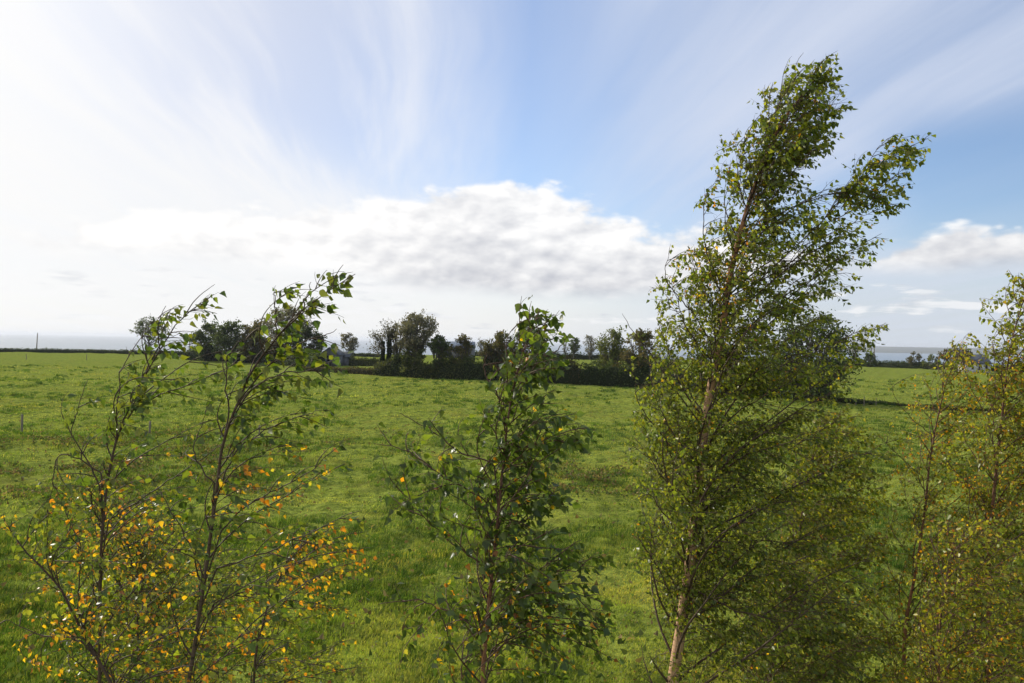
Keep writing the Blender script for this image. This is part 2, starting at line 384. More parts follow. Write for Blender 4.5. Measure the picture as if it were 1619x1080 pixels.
# ------------------------------------------------------------------ leaves
def leaf_batch(pos, tip, size, cols, simple=False):
    n = len(pos); tip = tip / (np.linalg.norm(tip, axis=1)[:, None] + 1e-9)
    r = RNG.normal(0, 1, (n, 3)); nrm = r - (r * tip).sum(1)[:, None] * tip; nrm /= np.linalg.norm(nrm, axis=1)[:, None] + 1e-9
    side = np.cross(tip, nrm)
    # outline of a half leaf: (along, across); midrib points
    if simple:
        mid = [(0, 0), (1.0, 0)]; sd = [(.30, .38), (.62, .26)]
        faces = [[0, 2, 3, 1]]; facesm = [[0, 1, 5, 4]]
        pts = [(0, 0, 0), (1.0, 0, 0), (.28, .40, 1), (.60, .27, 1), (.28, -.40, 1), (.60, -.27, 1)]
        fq = np.array([[0, 2, 3, 1], [0, 1, 5, 4]]); ft = None
    else:
        pts = [(0, 0, 0), (.33, 0, 0), (.66, 0, 0), (1.06, 0, 0)]
        hs = [(.06, .20), (.26, .43), (.42, .40), (.50, .31), (.70, .22), (.76, .14)]
        pts += [(u, v, 1) for u, v in hs] + [(u, -v, 1) for u, v in hs]
        fq = []; 
        for o, fl in ((4, 0), (10, 1)):
            for f in ([0, o, o + 1, 1], [1, o + 1, o + 2, o + 3], [1, o + 3, o + 4, 2], [2, o + 4, o + 5, 3]):
                fq.append(f[::-1] if fl else f)
        fq = np.array(fq)
    pts = np.array(pts, float); K = len(pts)
    fold = RNG.uniform(.05, .65, n); curl = RNG.normal(.12, .22, n)
    u = pts[:, 0][None, :]; v = pts[:, 1][None, :]
    wv = v * RNG.uniform(.75, 1.08, n)[:, None]
    hgt_ = np.abs(v) * fold[:, None] - curl[:, None] * u * u
    P_ = pos[:, None, :] + size[:, None, None] * (tip[:, None, :] * u[..., None] + side[:, None, :] * wv[..., None] + nrm[:, None, :] * hgt_[..., None])
    f = (np.arange(n)[:, None, None] * K + fq[None]).reshape(-1, 4)
    return P_.reshape(-1, 3), f, np.repeat(cols, K, 0)

def inpoly(px, py, poly):
    inside = np.zeros(np.shape(px), bool); n = len(poly); j = n - 1
    for i in range(n):
        xi, yi = poly[i]; xj, yj = poly[j]
        cond = ((yi > py) != (yj > py)) & (px < (xj - xi) * (py - yi) / (yj - yi + 1e-9) + xi)
        inside ^= cond; j = i
    return inside
GREEN = np.array([[.120, .155, .026], [.180, .210, .030], [.245, .250, .038], [.115, .140, .030], [.085, .115, .026], [.26, .25, .042]])
MIXED = np.array([[.14, .17, .026], [.21, .225, .034], [.28, .26, .040], [.17, .20, .030], [.36, .31, .042]])
OLIVE = np.array([[.150, .160, .028], [.21, .195, .030], [.27, .22, .034], [.12, .14, .026], [.34, .25, .035]])
YEL = np.array([[.66, .38, .025], [.60, .23, .02], [.38, .32, .05], [.30, .27, .05], [.34, .13, .03]])

def smooth_line(pts, n):
    pts = np.asarray(pts, float); t = np.linspace(0, 1, len(pts)); q = np.linspace(0, 1, n)
    # Catmull-Rom
    out = []
    for s in q:
        k = min(int(s * (len(pts) - 1)), len(pts) - 2); f = s * (len(pts) - 1) - k
        p0, p1, p2, p3 = pts[max(k - 1, 0)], pts[k], pts[k + 1], pts[min(k + 2, len(pts) - 1)]
        out.append(.5 * ((2 * p1) + (-p0 + p2) * f + (2 * p0 - 5 * p1 + 4 * p2 - p3) * f * f + (-p0 + 3 * p1 - 3 * p2 + p3) * f ** 3))
    return np.array(out)
def unit(v): return v / (np.linalg.norm(v) + 1e-9)
WIND = np.array([1.0, .12, -.02])

def birch(label, d, stems, poly, r0, n_limb, L0, L1, leaf, aut, limbs=(), twig_gap=.075, twig_len=(.06, .2), leaf_gap=.026,
          wind=.16, bark='dark', zlo=None, up=.9, group='young birch trees in front of the field', right_bias=.35, green=None, ybound=None, name='birch_tree', lean=0, droop=.0, limb_r=.2, sub_gap=.13, sub_len=(.2, .55), gap2=.07, dense=1.0, gaps=.0, ragged=12.0, thin=0.0):
    """stems: list of pixel polylines [(px,py[,dd])] (first is the trunk) ending in the tip; d is metres from the window"""
    green = GREEN if green is None else green; sub_gap /= dense ** .5; gap2 /= dense ** .5
    def W(p): return P(p[0], p[1], d + (p[2] if len(p) > 2 else 0))
    tr = [W(p) for p in stems[0]]
    lowdir = unit(tr[0] - tr[1]); base = tr[0].copy(); steps = []
    while base[2] > 0.0:
        lowdir = unit(lowdir * .8 + np.array([0, 0, -1]) * .3); nb = base + lowdir * min(.5, base[2] + .02)
        if base[2] < .02: break
        steps.append(nb); base = nb
    tr = steps[::-1] + tr
    trunk = smooth_line(tr, 60)
    root = thing(name, label, 'tree', trunk[0] * [1, 1, 0], group)
    def barkcol(r):
        r = np.asarray(r)[:, None]
        old = {'pale': np.array([.52, .32, .19]), 'dark': np.array([.10, .065, .045]), 'red': np.array([.26, .12, .065])}[bark]
        yng = {'pale': np.array([.26, .12, .055]), 'dark': np.array([.075, .045, .032]), 'red': np.array([.14, .07, .045])}[bark]
        t = sms(r, r0 * .30, r0 * .50); return yng * (1 - t) + old * t
    s = np.linspace(0, 1, 60)
    rt = r0 * (1 - s) ** 1.0 + .0018
    wig = np.cumsum(RNG.normal(0, 1, (60, 3)), 0) * .0025; wig -= wig[0]; trunk = trunk + wig * [1, 1, 0]
    all_l = []     # (points, r_start)
    PX = [q[0] for q in poly]; PY = [q[1] for q in poly]; NP = len(poly); JT = [0.0, 0.0]
    def inside(p):
        x, y, z = p[0], p[1], p[2] - 5.3
        px = CX + F * (x * RV[0] + z * RV[2]) / y + JT[0]; py = CY - F * (x * UV[0] + z * UV[2]) / y + JT[1]
        r = False; j = NP - 1
        for i in range(NP):
            if (PY[i] > py) != (PY[j] > py) and px < (PX[j] - PX[i]) * (py - PY[i]) / (PY[j] - PY[i]) + PX[i]: r = not r
            j = i
        return r
    limb_list = []
    for L in list(stems[1:]) + list(limbs):
        pts = smooth_line([W(p) for p in L], 22)
        # root it on the trunk: nearest trunk point
        k = int(np.argmin(np.linalg.norm(trunk - pts[0], axis=1)));
        if np.linalg.norm(trunk[k] - pts[0]) < .5: pts = smooth_line(np.vstack([trunk[max(k - 2, 0)][None], pts[2:]]), 22)
        jit = np.cumsum(RNG.normal(0, 1, pts.shape), 0) * .0055; jit -= np.linspace(0, 1, len(pts))[:, None] * jit[-1] * .5; pts = pts + (jit - jit[0])
        limb_list.append((pts, min(max(.18 * rt[k], .0030), .0085) if L not in stems else rt[k] * .7))
    z_bot = 0.9 if zlo is None else zlo; z_top = trunk[-1][2]
    zs = np.linspace(z_bot, z_top - .12, n_limb) + RNG.normal(0, .03, n_limb); ph = RNG.uniform(0, 6.28)
    for i, z0 in enumerate(zs):
        k = int(np.argmin(np.abs(trunk[:, 2] - z0))); p = trunk[k].copy(); fr = (z0 - z_bot) / (z_top - z_bot)
        ph += 2.4 + RNG.normal(0, .3)
        h = np.array([math.cos(ph), math.sin(ph), 0]); L = (L0 + (L1 - L0) * fr) * RNG.uniform(.7, 1.15)
        L *= 1 + right_bias * h[0]
        JT[:] = RNG.normal(0, ragged, 2); dr = unit(h + np.array([0, 0, up + .35 * fr])); n = 12; pts = [p]
        for q in range(n):
            dr = unit(dr + WIND * wind * (.35 + q / n) + np.array([0, 0, .02 - droop * q / n]) + RNG.normal(0, .055, 3)); nx = pts[-1] + dr * L / n
            if q > 3 and not inside(nx): break
            pts.append(nx)
        if len(pts) > 3: limb_list.append((np.array(pts), rt[k] * limb_r + .0016))
    LP, LT, LS = [], [], []
    def leaves_on(tp, dr, gap):
        ln = np.linalg.norm(np.diff(tp, axis=0), axis=1).sum(); nl = max(1, int(ln / gap)); uu = (np.arange(nl) + RNG.uniform(.3, 1, nl)) / nl
        c_ = np.linspace(0, 1, len(tp)); lp = np.stack([np.interp(uu, c_, tp[:, a]) for a in range(3)], 1)
        off = RNG.normal(0, 1, (nl, 3)); off /= np.linalg.norm(off, axis=1)[:, None]
        td = off * .75 + np.array([0, 0, -.75]) + WIND * .38 + dr * .25
        lp = lp + td / np.linalg.norm(td, axis=1)[:, None] * .012
        LP.append(lp); LT.append(td); LS.append(np.full(nl, leaf) * RNG.uniform(.55, 1.15, nl))
    def shoot(p, dr, L, q):
        tp = [p]
        for _ in range(q):
            dr = unit(dr + WIND * wind * .8 + np.array([0, 0, -.04 - droop]) + RNG.normal(0, .08, 3)); nx = tp[-1] + dr * L / q
            if not inside(nx): break
            tp.append(nx)
        return np.array(tp), dr
    def side(pts, n, cum, s_, spread):
        p = np.array([np.interp(s_, cum, pts[:, a]) for a in range(3)])
        k = max(min(int(np.searchsorted(cum, s_)), n - 1), 1); ax = unit(pts[k] - pts[k - 1])
        rnd = RNG.normal(0, 1, 3); rnd -= rnd @ ax * ax; rnd = unit(rnd)
        return p, ax, unit(ax * .8 + rnd * spread + WIND * wind * 1.2)
    def dress(mb, pts, gap, lens, start, lvl, col_):
        n = len(pts); seg = np.linalg.norm(np.diff(pts, axis=0), axis=1); tot = seg.sum()
        if tot < .03: return
        cum = np.concatenate([[0], np.cumsum(seg)]) / tot
        m_ = max(2, int(tot * (1 - start) / gap)); ss = np.clip(np.linspace(start, 1.0, m_) + RNG.normal(0, .015, m_), 0, 1)
        for j, s_ in enumerate(ss):
            p, ax, dr = side(pts, n, cum, s_, .75)
            if lvl: JT[:] = RNG.normal(0, ragged, 2)
            if RNG.random() < thin * sms(p[2], 5.6, 6.6): continue
            if j == m_ - 1: dr = ax
            L = RNG.uniform(*lens) * (1 - .45 * s_)
            if lvl == 0:
                tp, dr = shoot(p, dr, L, 5)
                if len(tp) < 2: continue
                r_ = np.linspace(.0016, .0008, len(tp)); mb.tube(tp, r_, 3, limbcol(r_)); leaves_on(tp, dr, leaf_gap)
            else:
                tp, dr = shoot(p, dr, L, 8)
                if len(tp) < 3: continue
                r_ = np.linspace(.0032, .0011, len(tp)); mb.tube(tp, r_, 4, limbcol(r_)); leaves_on(tp[2:], dr, leaf_gap * 1.6)
                dress(mb, tp, gap2, twig_len, .22, 0, col_)
    def limbcol(r): return np.array([.075, .048, .032] if bark != 'red' else [.10, .055, .036]) * np.ones((len(np.atleast_1d(r)), 3))
    tb = MB(); tb.tube(trunk, rt, 12, barkcol(rt)); dress(tb, trunk[36:], sub_gap * .8, (sub_len[0] * .5, sub_len[1] * .6), 0, 1, None); dress(tb, trunk[44:], .05, twig_len, 0, 0, None)
    tb.build('trunk', M['bark'], root, smooth=True)
    for pts, r in limb_list[:100]:
        n = len(pts); rr = r * (1 - np.linspace(0, 1, n)) ** .8 + .0013; lb = MB()
        t_ = sms(rr, .012, .03)[:, None]; lb.tube(pts, rr, 6, limbcol(rr) * (1 - t_) + barkcol(rr) * t_)
        dress(lb, pts, sub_gap, sub_len, .14, 1, None); dress(lb, pts[n // 3:], .09, twig_len, 0, 0, None)
        lb.build('branch', M['bark'], root, smooth=True)
    LP = np.concatenate(LP); LT = np.concatenate(LT); LS = np.concatenate(LS)
    px, py = proj(LP); hole = vnoise(LP[:, 0] + LP[:, 1] * .5, LP[:, 2], .20, 3) * .65 + vnoise(LP[:, 0], LP[:, 2], .09, 4) * .35; LS = LS * (1 + .30 * sms(LP[:, 2], 5.0, 7.3))
    ok = ((hole > gaps) | (RNG.random(len(px)) < .12)); LP, LT, LS, px, py = LP[ok], LT[ok], LS[ok], px[ok], py[ok]
    pa = aut(px, py) if callable(aut) else np.full(len(px), aut)
    # autumn colour comes in patches along the twigs
    patch = vnoise(LP[:, 0] * 1.0 + 5, LP[:, 2] + LP[:, 1] * .7, .16, 5)
    isy = RNG.random(len(px)) < np.clip(pa * (.25 + 1.5 * sms(patch, .35, .7)), 0, .97)
    g = green[RNG.integers(0, len(green), len(px))]; yv = YEL[np.minimum(RNG.geometric(.42, len(px)) - 1, 4)]
    cols = np.where(isy[:, None], yv, g) * RNG.uniform(.72, 1.28, len(px))[:, None]
    v, f, cc = leaf_batch(LP, LT, LS * np.where(isy, .70, 1.0), cols, simple=leaf / d < .0075)
    mesh('foliage', v, f, M['leaf'], root, colors=cc)
    print(label[:40], 'leaves', len(px), 'limbs', len(limb_list))
    return root

# --- the big birch right of the middle
poly4 = [(1285, 90), (1335, 95), (1330, 165), (1315, 205), (1295, 250), (1255, 290), (1330, 235), (1400, 205), (1475, 208), (1440, 270), (1440, 330), (1360, 345),
         (1345, 370), (1400, 360), (1400, 400), (1350, 470), (1310, 510), (1400, 505), (1405, 535), (1370, 560), (1350, 600), (1335, 650), (1380, 700), (1420, 690), (1425, 760), (1390, 860), (1400, 1000), (1420, 1120),
         (1040, 1120), (1030, 1050), (1040, 960), (1010, 900), (1000, 840), (985, 720), (1000, 640), (1000, 590), (1015, 545), (985, 500), (990, 480), (1020, 510), (1030, 470), (1060, 400), (1100, 380), (1105, 300), (1130, 215), (1180, 200), (1215, 130)]
birch('tall pale-barked birch leaning right, its crown high above the horizon', 6.4,
      [[(1064, 1085), (1092, 890), (1108, 740), (1124, 620), (1143, 520), (1158, 420), (1185, 320), (1228, 210), (1270, 150), (1312, 100)]],
      poly4, .072, 62, 1.75, .5, .037, lambda x, y: np.where((y < 480) & (y > 200) & (x < 1200), .13, .02),
      limbs=[[(1150, 500), (1215, 430), (1290, 360), (1350, 290), (1400, 250), (1468, 216)],
             [(1140, 560), (1210, 500), (1290, 440), (1340, 400), (1395, 370)],
             [(1128, 620), (1200, 590), (1270, 560), (1330, 540), (1396, 516)],
             [(1160, 420), (1190, 300), (1180, 230), (1145, 232)], [(1170, 400), (1250, 330), (1330, 300), (1425, 325)],
             [(1150, 480), (1115, 400), (1110, 330), (1125, 290)], [(1135, 560), (1080, 480), (1050, 440), (1058, 400)],
             [(1118, 680), (1060, 610), (1020, 540), (988, 492)], [(1105, 760), (1050, 700), (1010, 640), (1000, 600)],
             [(1175, 350), (1230, 270), (1290, 200), (1325, 150)], [(1190, 310), (1250, 250), (1290, 215), (1325, 160)],
             [(1290, 365), (1350, 300), (1385, 265), (1430, 245)], [(1300, 355), (1370, 320), (1435, 262)], [(1330, 330), (1370, 265), (1402, 222)], [(1215, 440), (1290, 375), (1380, 330)], [(1345, 300), (1400, 290), (1440, 275)],
             [(1195, 300), (1205, 230), (1235, 155), (1272, 108)], [(1185, 330), (1172, 270), (1190, 205)], [(1245, 185), (1285, 130), (1305, 98)], [(1215, 240), (1225, 175), (1255, 125)], [(1230, 210), (1265, 185), (1310, 168)], [(1205, 270), (1240, 225), (1300, 185)],
             [(1100, 800), (1045, 740, .2), (1015, 660, .3)], [(1110, 740), (1060, 680, -.3), (1030, 600, -.5)], [(1120, 660), (1070, 600, .3), (1045, 520, .5)], [(1135, 580), (1085, 520, -.2), (1060, 450, -.3)],
             [(1085, 950), (1045, 890, .2), (1020, 820, .4)], [(1095, 870), (1050, 820, -.3), (1012, 770, -.5)], [(1145, 520), (1105, 450, .2), (1092, 390, .4)],
             [(1120, 700), (1180, 640, -.3), (1260, 600, -.6)], [(1110, 780), (1180, 720, -.4), (1270, 690, -.7)], [(1100, 870), (1200, 850, -.4), (1300, 850, -.6)], [(1125, 640), (1160, 560, -.4), (1210, 500, -.6)], [(1090, 930), (1160, 960, -.4), (1250, 980, -.6)],
             [(1095, 850), (1180, 810), (1280, 760), (1400, 700)], [(1085, 960), (1160, 930), (1240, 900), (1330, 850)],
             [(1088, 900), (1130, 890), (1190, 897)], [(1100, 830), (1050, 760), (1010, 700)], [(1080, 990), (1040, 900), (1012, 850)]],
      twig_gap=.062, leaf_gap=.022, bark='pale', zlo=2.15, wind=.11, right_bias=.25, up=1.0, dense=4.9, gaps=.35, ragged=12.0, thin=.22)

# --- two thin saplings on the left, and a third low stem at the edge
polyA = [(335, 450), (350, 470), (330, 520), (400, 590), (380, 660), (330, 700), (310, 760), (330, 860), (360, 1120), (20, 1120), (60, 900), (40, 780), (70, 680), (100, 620), (150, 590), (210, 560), (240, 480), (270, 480)]
birch('thin dark-stemmed birch sapling below the lone far tree', 4.4,
      [[(152, 1090), (153, 940), (163, 800), (182, 700), (214, 620), (250, 560), (284, 505), (337, 465)]],
      polyA, .0150, 18, .85, .30, .046, lambda x, y: sms(y, 640, 800) * .52,
      limbs=[[(165, 780), (140, 740), (115, 690), (125, 640), (140, 600)], [(170, 760), (95, 720), (75, 800)], [(178, 730), (190, 640), (200, 575), (255, 505)], [(205, 650), (250, 620), (310, 600), (395, 565)],
             [(160, 830), (230, 790), (300, 745), (370, 690)], [(215, 620), (245, 540), (256, 500)], [(155, 900), (200, 860), (290, 800)]],
      twig_gap=.105, leaf_gap=.030, twig_len=(.05, .15), bark='dark', zlo=2.6, wind=.13, up=1.15, limb_r=.20, sub_gap=.16, sub_len=(.12, .38), gap2=.10, dense=2.1, green=np.array([[.060, .095, .022], [.09, .13, .024], [.13, .16, .028], [.16, .17, .03]]), group='birch saplings at the left')
polyB = [(575, 425), (560, 470), (535, 520), (560, 560), (535, 620), (520, 700), (560, 820), (600, 900), (600, 1120), (215, 1120), (250, 960), (215, 850), (250, 740), (310, 660), (330, 560), (400, 520), (420, 460), (480, 440)]
birch('taller birch sapling with arching tip reaching over the dark far trees', 4.1,
      [[(298, 1095), (322, 940), (345, 770), (360, 690), (392, 610), (430, 550), (485, 490), (566, 434)]],
      polyB, .0185, 20, .95, .30, .050, lambda x, y: sms(y, 640, 780) * .52,
      limbs=[[(365, 670), (355, 600), (362, 560), (395, 530)], [(375, 640), (430, 600), (500, 590), (535, 570)], [(350, 750), (420, 680), (510, 655)],
             [(335, 850), (400, 800), (480, 760), (545, 700)], [(330, 900), (400, 880), (470, 850), (570, 810)], [(320, 960), (410, 920), (490, 880), (590, 860)], [(430, 550), (440, 500), (438, 465)], [(470, 500), (485, 450)],
             [(325, 930), (280, 840), (240, 770)], [(345, 770), (300, 720), (320, 660)], [(400, 600), (470, 540), (530, 520)]],
      twig_gap=.095, leaf_gap=.030, twig_len=(.05, .16), bark='dark', zlo=2.6, wind=.13, up=1.15, limb_r=.20, sub_gap=.16, sub_len=(.12, .38), gap2=.10, dense=2.1, green=np.array([[.060, .095, .022], [.09, .13, .024], [.13, .16, .028], [.16, .17, .03]]), group='birch saplings at the left')
polyC = [(40, 800), (110, 780), (150, 860), (240, 900), (420, 960), (420, 1120), (-80, 1120), (-80, 760)]
birch('low crooked birch stem with orange leaves in the lower left corner', 4.3,
      [[(190, 1110), (138, 1015), (95, 930), (40, 870), (10, 820)]],
      polyC, .022, 16, .8, .35, .042, .52, limbs=[[(138, 1010), (60, 1000), (0, 980)], [(160, 1060), (250, 1010), (340, 960)], [(120, 970), (130, 880), (100, 800)]],
      twig_gap=.075, leaf_gap=.028, twig_len=(.05, .16), bark='dark', zlo=1.6, wind=.14, dense=3.4, group='birch saplings at the left')
polyD = [(230, 900), (330, 880), (480, 830), (620, 850), (640, 950), (640, 1120), (200, 1120)]
birch('small bushy birch with yellowing leaves between the left saplings and the middle one', 5.2,
      [[(400, 1110), (405, 1020), (430, 940), (470, 870), (520, 835)]],
      polyD, .02, 22, .75, .35, .042, .38, twig_gap=.08, leaf_gap=.03, twig_len=(.05, .16), bark='dark', zlo=1.6, wind=.14, dense=4.2, group='birch saplings at the left')

# --- the dark bushy birch in the middle
poly3 = [(815, 475), (870, 478), (895, 520), (885, 560), (900, 610), (890, 645), (930, 680), (925, 715), (880, 720), (890, 770), (905, 850), (950, 880), (965, 960), (985, 1120), (590, 1120), (560, 1000), (620, 960), (640, 880), (610, 790), (580, 730), (590, 690), (620, 690), (640, 655), (690, 660), (740, 650), (765, 600), (770, 560), (800, 520)]
birch('dark leafy young birch in the middle, its top just above the horizon', 3.9,
      [[(758, 1090), (768, 960), (776, 860), (788, 740), (800, 640), (818, 560), (845, 488)]],
      poly3, .022, 46, .85, .30, .047, lambda x, y: .03 + sms(y, 820, 960) * .08,
      limbs=[[(800, 650), (765, 600), (770, 560)], [(790, 740), (700, 700), (625, 655)], [(785, 800), (700, 760), (640, 720), (590, 700)], [(795, 700), (860, 700), (925, 690)], [(775, 900), (700, 850), (640, 780)],
             [(772, 940), (850, 900), (930, 900)], [(768, 980), (850, 930), (950, 960)], [(785, 830), (840, 790), (890, 800)], [(765, 1040), (860, 990), (960, 1010)], [(765, 1000), (680, 950), (600, 960)], [(810, 600), (860, 570), (885, 530)]],
      twig_gap=.062, leaf_gap=.027, twig_len=(.05, .15), bark='red', zlo=2.0, wind=.11, right_bias=.2, group=None, dense=3.4,
      green=np.array([[.060, .095, .024], [.090, .130, .028], [.135, .170, .032], [.070, .095, .028]]))

# --- the two yellowing birches on the right and the shady one behind
poly5 = [(1520, 545), (1545, 560), (1560, 650), (1560, 800), (1570, 1120), (1340, 1120), (1330, 1000), (1370, 900), (1370, 800), (1410, 700), (1420, 640), (1400, 600), (1460, 570), (1480, 520), (1500, 560)]
birch('slim birch with orange leaves, second trunk from the right edge', 8.0,
      [[(1428, 1090), (1432, 985), (1448, 900), (1462, 790), (1476, 700), (1495, 610), (1522, 548)]],
      poly5, .030, 54, 1.25, .4, .040, lambda x, y: np.where(y < 800, .34, .20), twig_gap=.10, leaf_gap=.028, bark='red', zlo=.9, wind=.10, dense=2.6, green=MIXED, group='yellowing birches at the right',
      limbs=[[(1480, 690), (1430, 650), (1405, 600)], [(1468, 760), (1400, 700), (1385, 690)], [(1435, 980), (1500, 900), (1560, 860)]])
poly6 = [(1625, 410), (1760, 400), (1760, 1120), (1450, 1120), (1470, 960), (1500, 850), (1480, 740), (1490, 640), (1500, 570), (1520, 520), (1550, 470), (1600, 440)]
birch('fuller birch with mixed green and orange leaves at the right edge', 7.4,
      [[(1562, 1090), (1560, 960), (1562, 840), (1572, 720), (1582, 620), (1600, 520), (1640, 400)]],
      poly6, .038, 70, 1.35, .5, .044, lambda x, y: np.where(y < 560, .02, .25), twig_gap=.075, leaf_gap=.028, bark='red', zlo=1.2, wind=.10, dense=4.2, green=MIXED, group='yellowing birches at the right',
      limbs=[[(1575, 700), (1550, 640), (1530, 590), (1520, 550)], [(1562, 840), (1620, 760), (1690, 700)], [(1565, 800), (1500, 740), (1480, 700)]])
poly7 = [(1230, 640), (1330, 650), (1380, 690), (1400, 760), (1420, 900), (1500, 1000), (1640, 1030), (1640, 1130), (1050, 1130), (1080, 1000), (1150, 800), (1180, 700)]
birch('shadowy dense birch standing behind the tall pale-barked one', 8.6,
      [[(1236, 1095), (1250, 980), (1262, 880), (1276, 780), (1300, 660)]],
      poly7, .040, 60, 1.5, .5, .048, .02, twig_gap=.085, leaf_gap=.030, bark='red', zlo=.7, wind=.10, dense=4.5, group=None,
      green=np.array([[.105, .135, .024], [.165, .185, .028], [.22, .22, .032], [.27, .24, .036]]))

poly8 = [(1330, 840), (1450, 800), (1560, 830), (1660, 850), (1700, 1130), (1240, 1130), (1260, 960)]
birch('low bushy birch with gold-tinged leaves filling the lower right corner', 6.6,
      [[(1490, 1120), (1488, 1040), (1495, 960), (1510, 890), (1535, 830)]],
      poly8, .026, 70, 1.3, .6, .043, .15, twig_gap=.08, leaf_gap=.028, bark='red', zlo=.5, wind=.08, dense=2.4, group='yellowing birches at the right', green=MIXED)
poly9 = [(1085, 920), (1200, 880), (1330, 920), (1400, 990), (1420, 1130), (1060, 1130), (1075, 1000)]
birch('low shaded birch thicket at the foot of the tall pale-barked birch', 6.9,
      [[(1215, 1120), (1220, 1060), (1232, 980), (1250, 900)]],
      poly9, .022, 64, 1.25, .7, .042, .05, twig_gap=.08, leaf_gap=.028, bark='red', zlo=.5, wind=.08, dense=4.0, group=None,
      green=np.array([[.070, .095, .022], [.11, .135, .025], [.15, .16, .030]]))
poly10 = [(-60, 690), (60, 680), (120, 760), (240, 800), (330, 850), (420, 870), (560, 900), (590, 1130), (-60, 1130)]
birch('wide low birch of small yellow and green leaves behind the left saplings', 6.2,
      [[(215, 1120), (212, 1020), (205, 930), (190, 850), (170, 790)]],
      poly10, .024, 76, 2.0, .8, .040, .30, twig_gap=.10, leaf_gap=.032, bark='dark', zlo=.5, wind=.07, right_bias=.1, dense=3.0, group='birch saplings at the left', green=GREEN)

# ------------------------------------------------------------------ far trees, hedges, buildings
def cards(pos, s, cols):
    n = len(pos); a = RNG.normal(0, 1, (n, 3)); a /= np.linalg.norm(a, axis=1)[:, None]; b_ = RNG.normal(0, 1, (n, 3)); b_ -= (a * b_).sum(1)[:, None] * a
    b_ /= np.linalg.norm(b_, axis=1)[:, None]; s = s[:, None]
    v = np.stack([pos - a * s, pos + b_ * s * .7, pos + a * s, pos - b_ * s * .7], 1).reshape(-1, 3)
    return v, np.arange(n * 4).reshape(-1, 4), np.repeat(cols, 4, 0)
FGREEN = {'dark': np.array([[.028, .042, .016], [.040, .058, .020], [.055, .070, .026]]),
          'olive': np.array([[.070, .085, .028], [.095, .105, .034], [.050, .065, .022]]),
          'brown': np.array([[.062, .058, .026], [.050, .056, .022], [.085, .068, .030]]),
          'grey': np.array([[.085, .085, .060], [.11, .10, .07], [.07, .075, .05]]),
          'ivy': np.array([[.018, .032, .012], [.028, .045, .016]])}
def far_tree(label, x0, x1, ytop, ybase, pal, dens=1.0, crown_y=None, leafs=.17, depth=None, nl=26, tr=None, cat='tree', group=None, pybase=None, name='field_tree', shape=1.0, open_=.0):
    """a tree spanning pixels x0..x1, its crown top at ytop, standing where the ground shows at ybase"""
    xc = (x0 + x1) / 2; g0 = G(xc, ybase); d = g0[1] if depth is None else depth
    if depth is not None: g0 = P(xc, ybase, d)
    base = np.array([g0[0], d, 0.0]); top = P(xc, ytop, d)[2]; wid = (x1 - x0) / F * d / 2
    cb = P(xc, crown_y, d)[2] if crown_y else top * .25
    root = thing(name, label, cat, base, group)
    H = top; tr = tr or H * .022 + .08
    mb = MB(); spine = smooth_line([base + [0, 0, -.1], base + [RNG.normal(0, .12), 0, cb * .5], base + [RNG.normal(0, .25), 0, max(cb, .3)], base + [RNG.normal(0, .3), RNG.normal(0, .3), cb + (H - cb) * .75]], 14)
    mb.tube(spine, np.linspace(tr, tr * .25, 14), 8)
    LPs = []
    ch = (H - cb) / 2; cz = (H + cb) / 2
    for i in range(nl):
        th = RNG.uniform(0, 6.283); u = RNG.uniform(-1, 1); rr = RNG.uniform(.45, .92)
        hw = math.sqrt(max(0, 1 - abs(u) ** (2.0 * shape)))
        tgt = np.array([base[0] + math.cos(th) * wid * rr * hw, base[1] + math.sin(th) * wid * rr * hw, cz + u * ch * .93])
        st_ = spine[min(13, 4 + int((tgt[2] - cb * .8) / (H - cb * .8) * 8)) if tgt[2] > cb else 4]
        mid = (st_ + tgt) / 2 + np.array([0, 0, -.12 * np.linalg.norm(tgt - st_) * RNG.uniform(.2, 1)])
        ln = smooth_line([st_, mid, tgt], 8); mb.tube(ln, np.linspace(tr * .34, .02, 8), 5)
        cr = min(wid, ch) * RNG.uniform(.18, .36)
        for _ in range(5):
            q = tgt + RNG.normal(0, .55, 3) * cr; mb.tube(np.array([ln[5], (ln[5] + q) / 2 + RNG.normal(0, .1, 3), q]), [.035, .025, .012], 3)
            nlv = int(dens * 22 * (cr / .8) ** 1.6 * (.17 / leafs) ** 1.7) + 3
            LPs.append(q + RNG.normal(0, .36, (nlv, 3)) * cr * np.array([1, 1, .8]))
    mb.build('trunk', M['farbark'], root, smooth=True)
    LPs = np.concatenate(LPs)
    if len(LPs) > 9000: LPs = LPs[RNG.permutation(len(LPs))[:9000]]
    LPs = LPs[LPs[:, 2] > .15]
    p = FGREEN[pal] * 1.55; cl = p[RNG.integers(0, len(p), len(LPs))] * RNG.uniform(.7, 1.35, len(LPs))[:, None]
    v, f, c_ = cards(LPs, leafs * RNG.uniform(.5, 1.3, len(LPs)), cl)
    mesh('crown', v, f, M['farleaf'], root, colors=c_)
    return root
